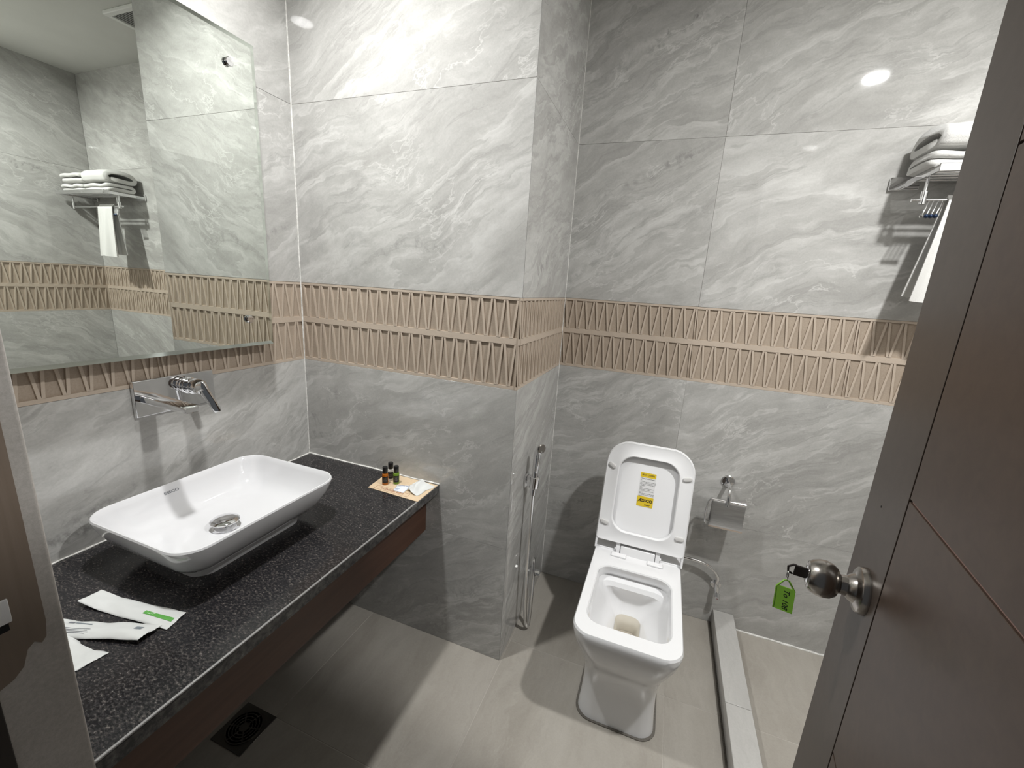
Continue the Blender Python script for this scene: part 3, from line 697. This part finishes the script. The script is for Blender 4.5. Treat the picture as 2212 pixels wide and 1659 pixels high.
tube('trigger', catmull([(.954, .157, .822), (.958, .154, .798), (.957, .154, .765), (.953, .156, .735)], 6), .0036, M_CHROME, bd, 10, mw=R_)
tube('spray_hose', catmull([(.945, .160, .642), (.946, .156, .52), (.947, .156, .38), (.948, .160, .24), (.951, .165, .12), (.956, .171, .055), (.960, .181, .026), (.962, .193, .028), (.961, .207, .085), (.957, .224, .175), (.951, .240, .255), (.945, .258, .287), (.938, .280, .278), (.936, .290, .2455)], 10), .0080, M_HOSE, bd, 12, mw=R_)
# its angle valve
av = thing('angle_valve', 'small chrome angle valve low on the pillar side beside the hose', 'valve', (XP, .29, .205))
R_ = rel(av)
lathe('wall_flange', [(.024, .0004), (.024, .004), (.015, .009), (.0105, .010), (.0105, .034), (0, .034)], M_CHROME, av, R_ @ frame_to((XP, .290, .205), (1, 0, 0)), seg=24)
lathe('valve_outlet', [(.009, 0), (.009, .022), (.0105, .023), (.0105, .034), (0, .034)], M_CHROME, av, R_ @ frame_to((.936, .290, .203), (0, 0, 1)), seg=16)
lathe('valve_knob', [(.012, 0), (.0145, .004), (.016, .024), (.0135, .028), (0, .029)], M_CHROME, av, R_ @ frame_to((.941, .290, .205), (.95, .22, -.18)), seg=10, ang=20)

# ------------------------------------------------------------------ toilet roll holder
th = thing('toilet_roll_holder', 'chrome toilet roll holder with curved flap on the wall right of the toilet', 'holder', (1.668, YB, .685))
R_ = rel(th)
lathe('wall_rose', [(.0255, .0004), (.0255, .004), (.022, .007), (.009, .008), (.009, .012), (0, .012)], M_CHROME, th, R_ @ frame_to((1.668, YB, .685), (0, -1, 0)), seg=32)
tube('arm', catmull([(1.668, YB-.008, .684), (1.668, YB-.048, .683), (1.668, YB-.072, .672), (1.668, YB-.084, .648), (1.668, YB-.088, .612)], 7), .0072, M_CHROME, th, 14, mw=R_)
yb_ = YB-.076
tube('roll_bar', [(1.606, yb_, .626), (1.734, yb_, .626)], .0058, M_CHROME, th, 12, mw=R_)
tube('roll_wire', catmull([(1.608, yb_, .626), (1.600, yb_-.001, .612), (1.596, yb_-.003, .575), (1.597, yb_-.003, .530), (1.604, yb_-.003, .516)], 7), .0042, M_CHROME, th, 10, mw=R_)
fp = []
for a, (dy, dz) in enumerate(((0.006, .002), (0.0, -.002), (-.003, -.012), (-.004, -.030), (-.006, -.055), (-.010, -.080), (-.016, -.102), (-.022, -.114))): fp.append((yb_+dy, .628+dz))
V = [(x, y+(0 if s == 0 else .0012), z) for s in (0, 1) for y, z in fp for x in (1.6105, 1.7345)]; n = len(fp)
F = [(2*i, 2*i+1, 2*i+3, 2*i+2) for i in range(n-1)]+[(2*n+2*i, 2*n+2*i+2, 2*n+2*i+3, 2*n+2*i+1) for i in range(n-1)]
F += [(2*i, 2*i+2, 2*n+2*i+2, 2*n+2*i) for i in range(n-1)]+[(2*i+1, 2*n+2*i+1, 2*n+2*i+3, 2*i+3) for i in range(n-1)]+[(0, 2*n, 2*n+1, 1), (2*n-2, 2*n-1, 4*n-1, 4*n-2)]
pyd('flap', V, F, M_CHROME, th, 60, mw=R_)

# ------------------------------------------------------------------ towel rack
RX0, RX1, RY, RZ = 2.010, 2.490, .372, 1.822
rk = thing('towel_rack', 'chrome wall-mounted towel rack with rails and hooks on the back wall', 'rack', (2.25, YB, RZ))
R_ = rel(rk)
for x in (RX0, RX1):
    box('wall_bracket', (x-.045 if x == RX0 else x-.035, YB-.012, RZ-.020), (x+.035, YB-.0004, RZ+.020), M_CHROME, rk, .002, 1, mw=R_)
    box('side_arm', (x-.004, RY, RZ-.009), (x+.004, YB-.010, RZ+.009), M_CHROME, rk, .0015, 1, mw=R_)
    tube('bar_post', [(x+.010, .452, RZ-.004), (x+.010, .452, 1.772)], .0042, M_CHROME, rk, 12, mw=R_)
    tube('bar_socket', [(x+.010, .452, 1.775), (x+.010, .452, 1.738)], .0085, M_CHROME, rk, 16, mw=R_)
box('front_lip', (RX0-.004, RY-.004, RZ-.011), (RX1+.004, RY+.001, RZ+.011), M_CHROME, rk, .0012, 1, mw=R_)
for y in (.400, .430, .460, .490, .520): tube('shelf_rail', [(RX0, y, RZ), (RX1, y, RZ)], .0042, M_CHROME, rk, 10, mw=R_)
tube('towel_bar', [(RX0-.018, .452, 1.750), (RX1+.012, .452, 1.750)], .0052, M_CHROME, rk, 14, mw=R_)
for i, x in enumerate((2.035, 2.046, 2.057, 2.068)):
    hk = tube('hook', [(x, .450, 1.750), (x-.008, .440, 1.725), (x-.014, .436, 1.705)], .0022, M_CHROME, rk, 8, mw=R_)
    lathe('hook_bead', [(0, -.0065), (.0046, -.0046), (.0065, 0), (.0046, .0046), (0, .0065)], M_BLUEBALL if i else M_CHROME, hk, Matrix.Translation((x-.014, .436, 1.702)), seg=14)
# folded towels: a thick strip folded in the y-z plane and drawn along x
def folded(label, path, th_, x0, x1, seed):
    rr = random.Random(seed); P = catmull([(0, y, z) for y, z in path], 6); L = []
    n = len(P); side = []
    for i in range(n):
        a = P[max(0, i-1)]; b = P[min(n-1, i+1)]; t = (b-a).normalized(); side.append(Vector((0, -t.z, t.y)))
    out = []
    h = th_/2
    for i in range(n): out.append(P[i]+side[i]*h)
    t1 = (P[-1]-P[-2]).normalized()
    for k in range(1, 5): a = PI*k/5; out.append(P[-1]+side[-1]*h*math.cos(a)+t1*h*math.sin(a))
    for i in range(n-1, -1, -1): out.append(P[i]-side[i]*h)
    t0 = (P[0]-P[1]).normalized()
    for k in range(1, 5): a = PI*k/5; out.append(P[0]-side[0]*h*math.cos(a)+t0*h*math.sin(a))
    N_ = 16; ph = [rr.uniform(0, 6) for _ in range(4)]
    cz = sum(p.z for p in out)/len(out); cy = sum(p.y for p in out)/len(out)
    for j in range(N_+1):
        u = j/N_; x = x0+(x1-x0)*u
        e = min(u, 1-u); k = 1-.07*max(0, 1-e/.08)**2
        L.append([(x+.004*math.sin(30*p.z+ph[0])+.006*math.sin(20*p.y+ph[3])*(1-2*u), cy+(p.y-cy)*k+.003*math.sin(9*u+ph[1]), cz+(p.z-cz)*k+.0025*math.sin(11*u+ph[2]+8*p.y)*(1 if p.z > cz else .2)) for p in out])
    o = thing('bath_towel', label, 'towel', ((x0+x1)/2, .45, RZ), 'folded white towels on the rack')
    pyd('terry_cloth', *loft(L), M_TERRY, o, 80, mw=rel(o)); return o
z0 = RZ+.0105
folded('lower folded white towel at the left end of the rack', [(.405, z0+.009), (.470, z0+.009), (.520, z0+.010), (.532, z0+.022), (.515, z0+.032), (.455, z0+.032), (.398, z0+.030)], .019, 1.996, 2.245, 1)
folded('upper folded white towel at the left end, its folded edge bulging', [(.425, z0+.067), (.480, z0+.062), (.515, z0+.060), (.538, z0+.068), (.541, z0+.088), (.518, z0+.106), (.468, z0+.114), (.420, z0+.108), (.393, z0+.088), (.398, z0+.066)], .024, 2.000, 2.247, 2)
folded('lower folded white towel at the shower end of the rack', [(.405, z0+.009), (.470, z0+.009), (.515, z0+.010), (.528, z0+.022), (.512, z0+.033), (.455, z0+.033), (.398, z0+.030)], .018, 2.262, 2.470, 3)
folded('upper folded white towel at the shower end of the rack', [(.408, z0+.068), (.465, z0+.064), (.510, z0+.062), (.532, z0+.070), (.528, z0+.090), (.500, z0+.101), (.450, z0+.102), (.396, z0+.092)], .022, 2.264, 2.472, 4)
# hand towel over the bar
ht = thing('hand_towel', 'white hand towel hanging over the bar under the towel rack', 'towel', (2.15, .452, 1.60))
NU, NV = 36, 40
V = []; F = []
for s in (0, 1):
    for i in range(NU+1):
        for j in range(NV+1):
            u = i/NU*2-1; t = j/NV*2-1
            drop = max(0, abs(t)-.04)/.96; r = .0095+.004*s
            if abs(t) < .04: a = t/.04*PI/2; y = .452+r*math.sin(-a) ; z = 1.750+r*math.cos(a)
            else: y = .452-(1 if t > 0 else -1)*r; z = 1.750-drop*(.300 if t > 0 else .285)
            hwid = .072+.036*drop; x = 2.150-.008*drop+u*hwid
            fold = (.012*math.sin(u*5.2+.6)+.006*math.sin(u*11+1))*drop**.8
            y += -fold-.018*drop if t > 0 else -.5*fold-.002*drop+.010*drop
            V.append((x, y, z+.003*math.sin(3*u)*drop))
q = (NU+1)*(NV+1)
for i in range(NU):
    for j in range(NV):
        a = i*(NV+1)+j; F += [(a, a+1, a+NV+2, a+NV+1), (q+a, q+a+NV+1, q+a+NV+2, q+a+1)]
rim = [i*(NV+1) for i in range(NU+1)]+[NU*(NV+1)+j for j in range(1, NV+1)]+[i*(NV+1)+NV for i in range(NU-1, -1, -1)]+[j for j in range(NV-1, 0, -1)]
for a, b in zip(rim, rim[1:]+rim[:1]): F.append((a, b, q+b, q+a))
pyd('terry_cloth', V, F, M_TERRY, ht, 80, mw=rel(ht))

# ------------------------------------------------------------------ floor drain under the vanity
fd = thing('floor_drain', 'square metal floor drain with round slotted grate under the vanity', 'drain', (.260, -.556, 0))
box('drain_plate', (-.064, -.064, .0003), (.064, .064, .0030), M_DRAIN, fd, .001, 1)
lathe('drain_well', [(.050, .0031), (.050, .0036), (0, .0036)], M_HOLE, fd, seg=40)
for r0, r1 in ((.0, .015), (.0215, .0245), (.031, .034), (.0405, .0435), (.049, .053)):
    if r0 == 0: lathe('grate_hub', [(.015, .0036), (.015, .0056), (0, .0058)], M_DRAIN, fd, seg=24)
    else: lathe('grate_ring', [(r0, .0036), (r0, .0055), (r1, .0055), (r1, .0036)], M_DRAIN, fd, seg=40)
for k in range(6):
    a = k*PI/3+.25; box('grate_spoke', (.013, -.0022, .0036), (.050, .0022, .0054), M_DRAIN, fd, mw=Matrix.Rotation(a, 4, 'Z'))

# ------------------------------------------------------------------ the open door
TH_D = math.radians(171.5); DN = Vector((math.cos(TH_D), math.sin(TH_D), 0)); DT = Vector((DN.y, -DN.x, 0))
DB = Vector((1.692, -.524, 0))
DM = Matrix((DT, Vector((0, 0, 1)), DN)).transposed().to_4x4(); DM.translation = DB      # local x along the leaf, y up, z out of the face
dr = struct(thing('door_1', 'open dark brown wooden door with grooved panels and round knob', None, DB), 'open dark brown wooden door with grooved panels and round knob')
DL = rel(dr) @ DM
U1, U0, UG = .098, -.67, -.0590
ZT = 2.08
box('door_core', (U0, .006, -.036), (U1-.0005, ZT, -.0045), M_GROOVE, dr, mw=DL)
box('door_stile', (UG+.0016, .006, -.0046), (U1, ZT, 0), M_STILE, dr, .0005, 1, mw=DL)
zs = [.006, .300, .726, 1.169, 1.608, ZT]
for a, b in zip(zs[:-1], zs[1:]):
    box('door_panel', (U0, a+(.0018 if a > .01 else 0), -.0046), (UG-.0016, b-.0018, -.0002), M_DOOR, dr, .0006, 1, mw=DL)
for z in zs[1:-1]: box('groove_bead', (U0, z-.0018, -.0046), (UG-.004, z+.0018, -.0030), M_RAW, dr, mw=DL)
KZ = .983; KS = 1.064
kn = lathe('door_knob', [(.0345, .0002), (.0345, .004), (.0325, .009), (.0305, .0105), (.0215, .0135), (.0185, .0190), (.0150, .0225), (.0140, .0300), (.0155, .0315), (.0215, .0345), (.0262, .0410), (.0282, .0490), (.0275, .0570), (.0245, .0650), (.0205, .0700), (.0170, .0712), (.0145, .0700), (.0, .0698)], M_STEEL, dr, DL @ Matrix.Translation((0, KZ, 0)) @ Matrix.Scale(KS, 4), seg=48, ang=30)
lathe('lock_cylinder', [(.0135, .0692), (.0135, .0712), (.0115, .0722), (0, .0722)], M_CHROME, kn, seg=28)
lathe('screw', [(.0018, -.0005), (.0018, .0004), (0, .0004)], M_GROOVE, dr, DL @ Matrix.Translation((.030, 1.117, 0)), seg=10)
# key with tag in the lock
KP = DM @ Vector((0, KZ, .0715*KS))
ky = thing('door_key', 'dark key in the door knob with a bright green plastic tag', 'key', KP)
KL = rel(ky) @ DM @ Matrix.Translation((0, KZ, 0)) @ Matrix.Scale(KS, 4)
RB = KL @ Matrix.Rotation(math.radians(18), 4, 'Z')
box('key_bow', (-.0016, -.0110, .0715), (.0016, .0110, .0880), M_KEY, ky, .0008, 1, mw=RB)
hexp = [(0, .0105, .0870), (0, .0108, .0905), (0, .0035, .0965), (0, -.0065, .0950), (0, -.0100, .0890)]
tube('key_loop', hexp, .0017, M_KEY, ky, 8, mw=RB)
lp0 = RB @ Vector((0, -.0062, .0948))
ringp = [lp0+Vector((.0006*math.sin(a), .0052*math.sin(a)-.0015, -.0075+.0078*math.cos(a))) for a in [2*PI*k/20 for k in range(20)]]
tube('split_ring', ringp, .0011, M_CHROME, ky, 8, closed=True)
tc_ = lp0+Vector((.0010, -.0015, -.0172))
# tag hangs in its own plane, facing the camera side
tz = Vector((-.30, -.93, .18)).normalized(); ty = Vector((-.02, .12, 1)); ty = (ty-tz*ty.dot(tz)).normalized(); tx = ty.cross(tz)
TM = Matrix((tx, ty, tz)).transposed().to_4x4(); TM.translation = tc_; TM = TM @ Matrix.Scale(KS, 4)
prism('tag_plate', [(-.0135, -.0155), (-.0105, -.0120), (.0105, -.0120), (.0135, -.0155), (.0135, -.0500), (-.0135, -.0500)], -.0012, .0012, M_TAG, ky, TM)
tube('tag_eyelet', [(-.0125, -.0150, 0), (-.0030, -.0005, 0), (.0030, -.0005, 0), (.0125, -.0150, 0)], .0015, M_TAG, ky, 8, mw=TM)
for lo, hi in (((-.0135, -.0500, .0012), (-.0120, -.0155, .0018)), ((.0120, -.0500, .0012), (.0135, -.0155, .0018)), ((-.0135, -.0500, .0012), (.0135, -.0485, .0018))):
    box('tag_rim', lo, hi, M_TAG, ky, mw=TM)
text('tag_lettering', 'To 108', .0110, M_BLACKINK, ky, TM @ Matrix.Translation((.002, -.031, .0014)) @ Matrix.Rotation(-PI/2, 4, 'Z'), .0001, shear=.2)
